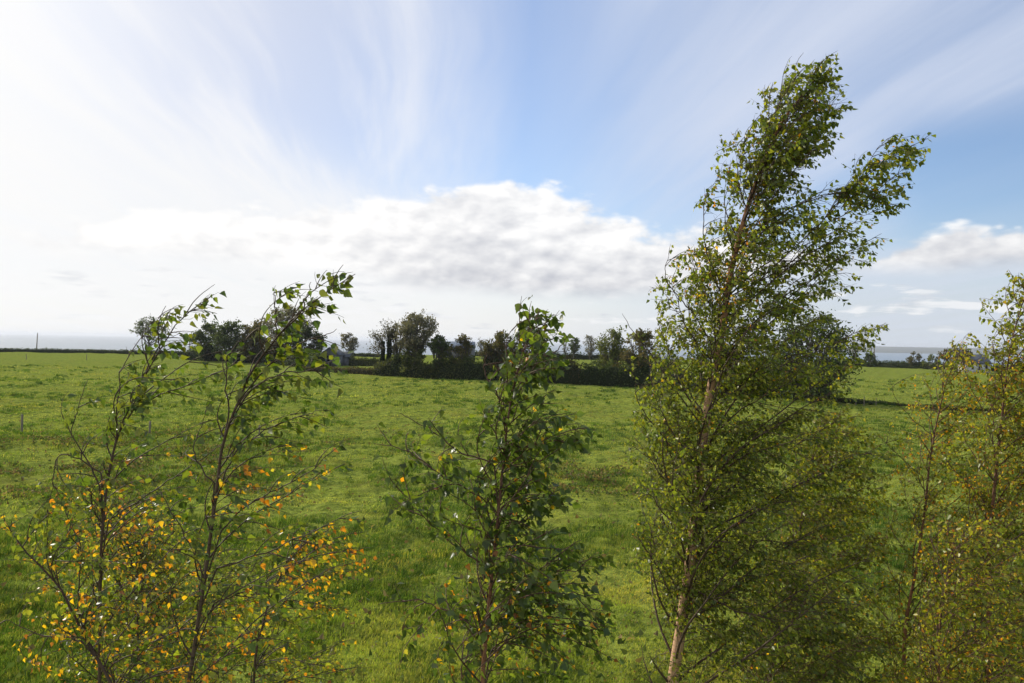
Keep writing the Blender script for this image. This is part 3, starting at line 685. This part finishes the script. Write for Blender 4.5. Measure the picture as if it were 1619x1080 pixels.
def hedge(label, pts, h, w, pal, n, leafs=.14, name='hedge', cat='hedge', group=None, rag=.35, mix=None):
    """a hedge along ground points; h height, w width"""
    pts = np.array(pts, float); seg = np.linalg.norm(np.diff(pts, axis=0), axis=1); cum = np.concatenate([[0], np.cumsum(seg)]); tot = cum[-1]
    root_loc = pts.mean(0) * [1, 1, 0]
    h = np.atleast_1d(np.array(h, float)); hx = np.linspace(0, tot, len(h))
    def HH(s): return np.interp(s, hx, h) * (1 + rag * (vnoise(s, s * 0 + w, 1.7, 3) - .5) + rag * .8 * (vnoise(s, s * 0 + 9, .6, 4) - .5))
    mb = MB(); k = max(8, int(tot / 1.2)); ss = np.linspace(0, tot, k)
    cx = np.stack([np.interp(ss, cum, pts[:, 0]), np.interp(ss, cum, pts[:, 1])], 1); t = np.gradient(cx, axis=0); t /= np.linalg.norm(t, axis=1)[:, None]
    nn = np.stack([-t[:, 1], t[:, 0]], 1); hh = HH(ss) * .80; prof = [(-.36, -.1), (-.40, .5), (-.26, 1), (.26, 1), (.40, .5), (.36, -.1)]
    v = np.stack([np.column_stack([cx + nn * a * w, hh * z_]) for a, z_ in prof], 1).reshape(-1, 3)
    i = np.arange(k - 1)[:, None] * 6; j = np.arange(5)[None, :]
    f = np.stack([i + j, i + j + 1, i + 7 + j, i + 6 + j], -1).reshape(-1, 4)
    p = FGREEN[pal] * 1.45; mb.add(v, f, p[0] * .6)  # added solid core blocks light; its colour is darkened for inner shade
    s = RNG.uniform(0, tot, n); hh = HH(s); zf = 1 - RNG.random(n) ** 1.4 * 1.0; side = RNG.uniform(-1, 1, n); side = np.sign(side) * np.abs(side) ** .5 * np.where(zf > .85, RNG.random(n), 1)
    cxs = np.stack([np.interp(s, cum, pts[:, 0]), np.interp(s, cum, pts[:, 1])], 1)
    tt = np.stack([np.interp(s, ss, t[:, 0]), np.interp(s, ss, t[:, 1])], 1); ns = np.stack([-tt[:, 1], tt[:, 0]], 1)
    pos = np.column_stack([cxs + ns * (side * w * .46 + RNG.normal(0, .06, n))[:, None], np.clip(zf * hh + RNG.normal(0, .08, n) * h.mean(), .02, 99)])
    cl = p[RNG.integers(0, len(p), n)] * RNG.uniform(.7, 1.35, n)[:, None]
    if mix:
        q = FGREEN[mix[0]]; wm = vnoise(s, s * 0, 4.0, 6) < mix[1]; cl[wm] = q[RNG.integers(0, len(q), wm.sum())]
    v, f, c_ = cards(pos, leafs * RNG.uniform(.5, 1.3, n), cl); mb.add(v, f, c_)
    o = mb.build(name, M['farleaf'], None, label=label, cat=cat, group=group, loc=root_loc)
    return o
def gp(px, py): return G(px, py)

# field boundary on the left, seen against the sea
hedge('low dark field wall along the left skyline below the sea', [gp(-60, 556.5), gp(120, 558.5), gp(240, 561), gp(360, 567)], [1.15, 1.1, 1.2, 1.5], 1.2, 'dark', 9000, .16, name='field_boundary', cat='hedge', rag=.12)
far_tree('lone umbrella-crowned tree standing apart on the left skyline', 209, 263, 506, 561, 'dark', .85, 541, .20, nl=30, shape=1.3)
far_tree('small sparse tree in the gap just left of the big dark far clump', 284, 314, 532, 566, 'grey', .45, 540, .18, nl=16)
GR = 'dark trees in the clump behind the left saplings'
far_tree('leftmost round dark tree of the left far clump', 303, 348, 511, 572, 'dark', 1.7, 566, .20, nl=34, group=GR)
far_tree('second dark tree of the left far clump with a paler open top', 338, 390, 512, 574, 'dark', 1.3, 568, .20, nl=34, group=GR)
far_tree('brownish dark pine in the left far clump', 376, 424, 513, 575, 'brown', 1.8, 570, .20, nl=36, group=GR, name='pine_tree')
far_tree('tallest tree of the left far clump with a grey airy top', 412, 492, 489, 577, 'grey', .9, 560, .19, nl=44, group=GR)
far_tree('dark rounded tree on the right side of the left far clump', 440, 512, 520, 579, 'dark', 1.7, 572, .19, nl=38, group=GR)
hedge('dark scrub at the foot of the left far clump', [gp(300, 570), gp(400, 574), gp(505, 583)], [2.6, 3.2, 2.6], 3.0, 'dark', 9000, .18, name='scrub', cat='scrub')

# ruined house beside the clump
m, b = newmat('grey_stone'); co = objco(); n_ = noise(co, 1.6, 6, .6); vo = E.T.nodes.new('ShaderNodeTexVoronoi'); vo.inputs['Scale'].default_value = 3.2; E.put(vo.inputs['Vector'], co)
vx_, vy_, vz_ = xyz(E(vo.outputs['Color']))
E.put(b.inputs['Base Color'], mulc(mixc(n_, (.10, .10, .105, 1), (.20, .20, .205, 1)), mixc(vx_, (.7, .7, .7, 1), (1.1, 1.1, 1.1, 1)))); b.inputs['Roughness'].default_value = .9; bump(b, vx_, .6, .04); M['stone'] = m
m, b = newmat('dark_opening'); b.inputs['Base Color'].default_value = (.012, .012, .014, 1); b.inputs['Roughness'].default_value = .6; M['darkgap'] = m
m, b = newmat('slate'); ox, oy, oz = xyz(objco()); E.put(b.inputs['Base Color'], mixc(noise(vec(ox * 3.0, oy * 3.0, oz * 8.0), 1.0, 4, .6), (.035, .040, .048, 1), (.08, .088, .10, 1))); b.inputs['Roughness'].default_value = .5; M['slate'] = m
m, b = newmat('sheet_roof'); ox, oy, oz = xyz(objco())
wv_ = E.m('SINE', ox * 18.0)
E.put(b.inputs['Base Color'], mixc(noise(objco(), .8, 4, .6), (.07, .09, .12, 1), (.12, .15, .19, 1))); b.inputs['Roughness'].default_value = .45; bump(b, wv_, .4, .04); M['sheet'] = m
m, b = newmat('white_render'); E.put(b.inputs['Base Color'], mixc(noise(objco(), 1.2, 4, .6), (.50, .50, .49, 1), (.66, .66, .64, 1))); b.inputs['Roughness'].default_value = .8; M['white'] = m

def gabled(name, label, cat, px0, px1, ybase, eave, ridge, depth_m, roofmat, wallmat, openings=(), rot=0.0, gable_front=True, roof=True, chimney=False, dist=None):
    c0 = G(px0, ybase); c1 = G(px1, ybase); d = (c0[1] + c1[1]) / 2 if dist is None else dist
    xa = P(px0, ybase, d)[0]; xb = P(px1, ybase, d)[0]
    root = thing(name, label, cat, ((xa + xb) / 2, d + depth_m / 2, 0)); t = .3
    wl = MB(); x0_, x1_, y0, y1 = xa, xb, d, d + depth_m; xm = (x0_ + x1_) / 2; ym = (y0 + y1) / 2
    # front wall with real openings
    ops = sorted(openings)
    xs = x0_
    for (ox0, ox1, oz0, oz1) in ops:
        a, b_ = x0_ + (x1_ - x0_) * ox0, x0_ + (x1_ - x0_) * ox1
        wl.box((xs, y0, -.2), (a, y0 + t, eave)); 
        if oz0 > 0: wl.box((a, y0, -.2), (b_, y0 + t, oz0))
        wl.box((a, y0, oz1), (b_, y0 + t, eave)); xs = b_
        fm = MB(); fm.box((a, y0 + .16, oz0 if oz0 > 0 else -.2), (b_, y0 + .2, oz1)); w = fm.build('window' if oz0 > 0 else 'door', M['darkgap'], root)
        if oz0 > 0:
            sl = MB(); sl.box((a - .1, y0 - .07, oz0 - .1), (b_ + .1, y0 + .14, oz0 - .002)); s_ = sl.build('sill', M['stone'], None)
            s_.parent = w; s_.data.transform(Matrix.Translation(-Vector(root.location)))
    wl.box((xs, y0, -.2), (x1_, y0 + t, eave)); wl.box((x0_, y1 - t, -.2), (x1_, y1, eave)); wl.box((x0_, y0 + t, -.2), (x0_ + t, y1 - t, eave)); wl.box((x1_ - t, y0 + t, -.2), (x1_, y1 - t, eave))
    if gable_front:
        for ya in (y0, y1 - t):
            v = [[x0_, ya, eave], [x1_, ya, eave], [xm, ya, ridge], [x0_, ya + t, eave], [x1_, ya + t, eave], [xm, ya + t, ridge]]
            wl.add(v, [[0, 1, 2], [5, 4, 3]]); wl.add(v, [[0, 2, 5, 3], [1, 4, 5, 2]])
    else:
        for xa_ in (x0_, x1_ - t):
            v = [[xa_, y0, eave], [xa_, y1, eave], [xa_, ym, ridge], [xa_ + t, y0, eave], [xa_ + t, y1, eave], [xa_ + t, ym, ridge]]
            wl.add(v, [[0, 2, 1], [3, 4, 5]]); wl.add(v, [[0, 3, 5, 2], [1, 2, 5, 4]])
    wl.build('wall', wallmat, root)
    if roof:
        rf = MB(); o = .25; th = .12
        if gable_front:
            for s in (-1, 1):
                e = xm + s * ((x1_ - x0_) / 2 + o); ez = eave - o * (ridge - eave) / ((x1_ - x0_) / 2)
                v = [[e, y0 - o, ez + .02], [xm, y0 - o, ridge + .02], [xm, y1 + o, ridge + .02], [e, y1 + o, ez + .02]]; v += [[a, b_, c_ + th] for a, b_, c_ in v]
                rf.add(v, [[0, 1, 2, 3], [7, 6, 5, 4], [0, 4, 5, 1], [1, 5, 6, 2], [2, 6, 7, 3], [3, 7, 4, 0]])
        else:
            for s in (-1, 1):
                e = ym + s * (depth_m / 2 + o); ez = eave - o * (ridge - eave) / (depth_m / 2)
                v = [[x0_ - o, e, ez + .02], [x1_ + o, e, ez + .02], [x1_ + o, ym, ridge + .02], [x0_ - o, ym, ridge + .02]]; v += [[a, b_, c_ + th] for a, b_, c_ in v]
                rf.add(v, [[0, 1, 2, 3], [7, 6, 5, 4], [0, 4, 5, 1], [1, 5, 6, 2], [2, 6, 7, 3], [3, 7, 4, 0]])
        r_ = rf.build('roof', roofmat, root)
        if chimney:
            cm = MB(); cm.box((x0_ + .3, ym - .35, ridge - .6), (x0_ + 1.0, ym + .35, ridge + .9)); s_ = cm.build('chimney', wallmat, None); s_.parent = r_; s_.data.transform(Matrix.Translation(-Vector(root.location)))
    return root
gabled('stone_house', 'small grey stone house with gable to the field, beside the left far clump', 'house', 506, 534, 579, 2.2, 3.5, 6.0, M['slate'], M['stone'], openings=[(.36, .52, .9, 2.0)])
gabled('stone_outbuilding', 'low grey stone outbuilding on the right of the stone house', 'outbuilding', 534.5, 551, 578, 1.7, 2.6, 4.0, M['slate'], M['stone'], gable_front=False)
far_tree('airy little tree just right of the stone house', 533, 568, 528, 577, 'grey', .75, 556, .16, nl=26)
# fields beyond the gap
hedge('far hedge on the skyline seen through the gap right of the stone house', [gp(555, 564), gp(600, 565)], 1.1, 1.2, 'dark', 1500, .15)
hedge('nearer trimmed hedge in the gap right of the stone house', [gp(552, 578), gp(612, 580)], 1.5, 1.0, 'olive', 2600, .13)
hedge('low brown hedge at the field edge below the stone house', [gp(470, 587), gp(530, 589), gp(600, 592.5)], [.7, .8, 1.0], .9, 'brown', 3600, .10)
# ivy-clad trees, the round open tree and their neighbours
G2 = 'trees of the middle clump at the field edge'
def ivy_tree(label, px, ytop, ybase, w, crown, group):
    g0 = G(px, ybase); d = g0[1]; H = P(px, ytop, d)[2]; H2 = P(px, crown[2], d)[2]
    root = thing('ivy_clad_tree', label, 'tree', g0 * [1, 1, 0], group)
    mb = MB(); b0 = np.array([g0[0], d, 0]); mb.tube(smooth_line([b0, b0 + [.1, 0, H * .5], b0 + [.1, 0, H]], 8), np.linspace(.22, .08, 8), 8)
    mid = (crown[0] + crown[1]) / 2; LPs = []
    for i in range(22):
        tgt = P(RNG.uniform(crown[0], crown[1]), RNG.uniform(crown[2], crown[3]), d + RNG.normal(0, 1.0)); st_ = b0 + [.1, 0, H * RNG.uniform(.5, 1)]
        ln = smooth_line([st_, (st_ + tgt) / 2 + [0, 0, .2], tgt], 6); mb.tube(ln, np.linspace(.06, .015, 6), 4); LPs.append(tgt + RNG.normal(0, .38, (26, 3)))
        for _ in range(4): mb.tube(np.array([ln[3], tgt + RNG.normal(0, .4, 3)]), [.02, .01], 3)
    mb.build('trunk', M['farbark'], root)
    n = 2600; z_ = RNG.uniform(0, 1, n); th = RNG.uniform(0, 6.28, n); rr = w / F * d / 2 * (1 - .45 * z_ ** 2) * (.6 + .6 * vnoise(th, z_ * H, .8, 2)) * RNG.random(n) ** .3
    pos = np.column_stack([b0[0] + np.cos(th) * rr + .1 * z_, b0[1] + np.sin(th) * rr, z_ * H])
    v, f, c_ = cards(pos, .13 * RNG.uniform(.5, 1.3, n), FGREEN['ivy'][RNG.integers(0, 2, n)]); mesh('ivy', v, f, M['farleaf'], root, colors=c_)
    LPs = np.concatenate(LPs); p = FGREEN['grey']; v, f, c_ = cards(LPs, .12 * RNG.uniform(.5, 1.3, len(LPs)), p[RNG.integers(0, 3, len(LPs))]); mesh('crown', v, f, M['farleaf'], root, colors=c_)
ivy_tree('narrow ivy-clad trunk with thin twigs spreading left, leftmost of the middle clump', 604, 540, 593, 9, (586, 610, 523, 560), G2)
ivy_tree('taller narrow ivy-clad trunk, second from the left in the middle clump', 614, 529, 594, 10, (604, 626, 512, 536), G2)
far_tree('slender open tree between the ivy trunks and the big round tree', 610, 640, 507, 594, 'grey', .6, 560, .14, nl=26, group=G2)
far_tree('biggest round open-crowned tree in the middle clump', 624, 692, 499, 596, 'grey', .75, 552, .14, nl=64, group=G2)
far_tree('low olive bush-like tree under the big round tree', 632, 672, 545, 596, 'olive', 1.4, 592, .14, nl=26, group=G2)
far_tree('dark pine right of the big round tree', 676, 710, 529, 598, 'dark', 2.0, 592, .14, nl=34, group=G2, name='pine_tree')
gabled('barn', 'long barn with a blue-grey metal roof half hidden behind the middle clump', 'barn', 690, 748, 566, 3.1, 4.9, 11.0, M['sheet'], M['stone'], gable_front=False, openings=[(.3, .42, 0, 2.6)])
far_tree('brown-green tree in front of the barn', 712, 747, 531, 599, 'brown', 1.5, 585, .14, nl=30, group=G2)
far_tree('small bare round tree beyond the hedge right of the barn', 752, 772, 537, 568, 'grey', .5, 562, .17, nl=22)
far_tree('bushy brown-green tree behind the middle birch', 766, 812, 526, 602, 'brown', 1.3, 592, .13, nl=34, group=G2)
far_tree('dark tree behind the top of the middle birch', 806, 872, 520, 604, 'dark', 1.2, 594, .13, nl=36, group=G2)
far_tree('small dark round tree on the skyline right of the middle birch', 896, 919, 535, 569, 'dark', 1.4, 556, .18, nl=26)
far_tree('pale bare tree on the skyline between the small dark tree and the bushy olive one', 920, 945, 529, 569, 'grey', .45, 560, .16, nl=28)
far_tree('tiny leafless tree on the skyline right of the middle birch', 886, 902, 533, 566, 'grey', .25, 560, .14, nl=14)
far_tree('bushy olive tree at the end of the dark hedge', 940, 992, 521, 607, 'olive', 1.1, 590, .13, nl=40, group=G2)
far_tree('dark brown tree at the left edge of the tall birch crown', 980, 1040, 524, 611, 'brown', 1.4, 598, .13, nl=36, group=G2)
hedge('overgrown dark hedge below the middle clump', [gp(598, 593.5), gp(700, 598), gp(790, 602)], [1.2, 2.4, 3.4, 2.0, 3.3, 1.9, 3.2], 3.2, 'dark', 14000, .13, mix=('olive', .45), rag=.7)
hedge('tall dense dark hedge between the middle birch and the tall birch', [gp(770, 601), gp(880, 606), gp(1000, 611), gp(1070, 615)], [3.4, 2.4, 3.6, 2.6, 3.1, 2.1, 3.5, 2.7, 3.5], 3.0, 'dark', 15000, .12, mix=('brown', .25), rag=.75)
hedge('skyline hedge beyond the far field right of the barn', [gp(740, 563), gp(860, 567), gp(1020, 571)], 2.0, 1.4, 'dark', 6000, .17)
# trees half hidden behind the tall birch
far_tree('large dark tree at the field corner behind the tall birch', 1205, 1350, 503, 637, 'dark', 2.4, 624, .13, nl=80)
far_tree('smaller dark tree behind the tall birch trunk', 1085, 1180, 540, 624, 'dark', 1.3, 610, .12, nl=36)
hedge('dark hedge running behind the tall birch', [gp(1040, 614), gp(1200, 628), gp(1310, 635)], [2.6, 2.2, 1.5], 2.2, 'dark', 9000, .11)
hedge('low shaded ditch bank with rough growth crossing the right of the field', [gp(1300, 634), gp(1370, 639.5), gp(1450, 646), gp(1560, 655), gp(1720, 668)], [.55, .38, .35, .6, .6], .9, 'dark', 9000, .06, name='ditch_bank', cat='bank', rag=.6, mix=('olive', .4))  # dark leaf palette puts the bank's shadow into its colour
hedge('trimmed hedge along the far edge of the right field', [gp(1290, 577), gp(1400, 581), gp(1560, 588), gp(1720, 592)], [1.8, 1.7, 1.7, 1.7], 1.8, 'dark', 9000, .17, rag=.12)
far_tree('bare twiggy tree on the far hedge just right of the tall birch', 1340, 1362, 543, 580, 'grey', .3, 570, .16, nl=20)
far_tree('dark rounded bush on the far right hedge', 1362, 1386, 560, 581, 'dark', 1.6, 580, .18, nl=22, name='bush', cat='bush')
far_tree('pinkish brown bush on the far right hedge', 1434, 1456, 559, 583, 'brown', 1.0, 580, .18, nl=18, name='bush', cat='bush')
far_tree('olive green bush on the far right hedge', 1458, 1488, 563, 585, 'olive', 1.2, 582, .18, nl=18, name='bush', cat='bush')
far_tree('russet tree beside the white house', 1490, 1532, 551, 589, 'brown', 1.6, 580, .17, nl=26)
gabled('white_house', 'white house with a dark slate roof behind the orange-leaved birch at the right', 'house', 1532, 1566, 590, 2.2, 4.0, 5.0, M['slate'], M['white'], gable_front=False, chimney=True,
       openings=[(.12, .22, .9, 2.1), (.44, .54, 0, 2.1), (.76, .88, .9, 2.1)])
# poles and posts
def pole(label, px, ytop, ybase, dist, lean=0, cross=False, group=None):
    d = dist; b0 = P(px, ybase, d); b0[2] = 0; H = P(px, ytop, d)[2]
    root = thing('utility_pole', label, 'pole', b0, group); mb = MB(); mb.tube([b0 + [0, 0, -.3], b0 + [lean * .5, 0, H * .5], b0 + [lean, 0, H]], [.16, .13, .10], 8); mb.build('pole', M['wood'], root)
    if cross:
        mb = MB(); mb.box((b0[0] + lean - .7, d - .20, H - .5), (b0[0] + lean + .7, d - .11, H - .36)); mb.build('crossarm', M['wood'], root)
pole('leaning wooden pole on the left skyline against the sea', 57.5, 526.5, 557, 216, lean=.25)
pole('wooden pole on the far right hedge against the water, left one of two', 1377, 549, 581, 205, cross=True)
pole('thin wooden pole on the far right hedge against the water, right one of two', 1382, 551, 581, 210)
def post(label, px, ytop, ybase, w=.05, group='wooden fence posts in the field', lean=0.0):
    b0 = G(px, ybase); b0[2] = float(height(b0[0], b0[1])) - .12; H = P(px, ytop, b0[1])[2] - b0[2]
    mb = MB(); k = 8; z_ = [0, H * .5, H - .02, H]; r_ = [w, w * .97, w * .92, w * .6]
    mb.tube([b0 + [lean * q / H, 0, q] for q in z_], r_, k); n0 = (len(z_) - 1) * k
    mb.add(mb.v[0][n0:n0 + k], [list(range(k))])
    mb.build('fence_post', M['wood'], None, loc=b0, label=label, cat='post', group=group)
post('stout wooden fence post in the field at the far left', 34.5, 655, 688, .055)
post('wooden fence post in the field seen between the stems of the first sapling', 236, 666, 694, .05, lean=.03)
post('wooden fence post in the field just right of the taller sapling', 410, 672, 692, .045)
post('thin pale post standing low in the field right of the tall birch', 1313, 662, 676, .03)
for px, a, b_, l_ in ((1353, 629, 641, 'leftmost of the small posts on the ditch bank'), (1366, 627, 642, 'middle one of the small posts on the ditch bank'), (1385, 629, 643.5, 'rightmost of the small posts on the ditch bank'), (1303, 627, 638, 'post on the ditch bank against the dark corner tree')):
    post(l_, px, a, b_, .035, group='small posts on the ditch bank')
post('tiny far post near the left skyline, below the leaning pole', 41.5, 560, 569, .06)
post('tiny far post near the left skyline, midway to the lone tree', 137, 560, 569, .06)

# broad-leaved weeds trampled in the meadow, and fallen leaves: uncountable
def patches(n, cfun, s0, s1, hz, pal, name, mat='leaf'):
    X_, Y_ = [], []
    while len(X_) < n:
        d = 11 * (60 / 11) ** RNG.random(4000); th = RNG.uniform(-.70, .70, 4000); x = d * th; px, py = proj(np.stack([x, d, d * 0], -1))
        k = RNG.random(4000) < cfun(px, py, x, d); X_ += list(x[k]); Y_ += list(d[k])
    x = np.array(X_[:n]); y = np.array(Y_[:n]); pos = np.column_stack([x, y, height(x, y) + RNG.random(n) * hz + .04])
    td = RNG.normal(0, 1, (n, 3)) * [1, 1, .6] + [0, 0, .7]
    cl = pal[RNG.integers(0, len(pal), n)] * RNG.uniform(.6, 1.3, n)[:, None]
    v, f, c_ = leaf_batch(pos, td, RNG.uniform(s0, s1, n), cl, simple=True)
    mesh(name, v, f, M['weed'], colors=c_, kind='stuff')
clump = lambda x, y: sms(vnoise(x, y, 1.6, 5) * .6 + vnoise(x, y, .7, 6) * .4, .5, .68)
def f_weed(px, py, x, y):
    b1 = np.exp(-((py - 745) / 42) ** 2) * sms(px, 520, 380) ; b2 = np.exp(-((py - 760) / 32) ** 2) * np.exp(-((px - 930) / 100) ** 2); b3 = np.exp(-((py - 705) / 16) ** 2) * np.exp(-((px - 300) / 330) ** 2) * .5
    return np.clip((b1 + b2 + b3), 0, 1) * clump(x, y) + .012
patches(13000, f_weed, .05, .15, .12, np.array([[.08, .12, .03], [.12, .15, .04], [.15, .11, .045], [.21, .16, .07], [.10, .13, .03]]), 'meadow_weeds')
patches(5000, lambda px, py, x, y: clump(y, x) * .6 + .12, .025, .06, .06, np.array([[.25, .19, .07], [.16, .10, .04], [.30, .22, .06]]), 'fallen_leaves')

# ------------------------------------------------------------------ air
mz = bpy.data.materials.new('haze_air'); mz.use_nodes = True; nt = mz.node_tree
for n in list(nt.nodes):
    if n.type == 'BSDF_PRINCIPLED': nt.nodes.remove(n)
pv = nt.nodes.new('ShaderNodeVolumePrincipled'); pv.inputs['Color'].default_value = (.86, .91, 1.0, 1); pv.inputs['Density'].default_value = 1.0e-4
pv.inputs['Anisotropy'].default_value = .2
nt.links.new(pv.outputs[0], nt.nodes['Material Output'].inputs['Volume'])
hb = MB(); hb.box((-26500, -1000, -47), (26500, 26500, 34)); hb.build('haze', mz, None, kind='stuff')
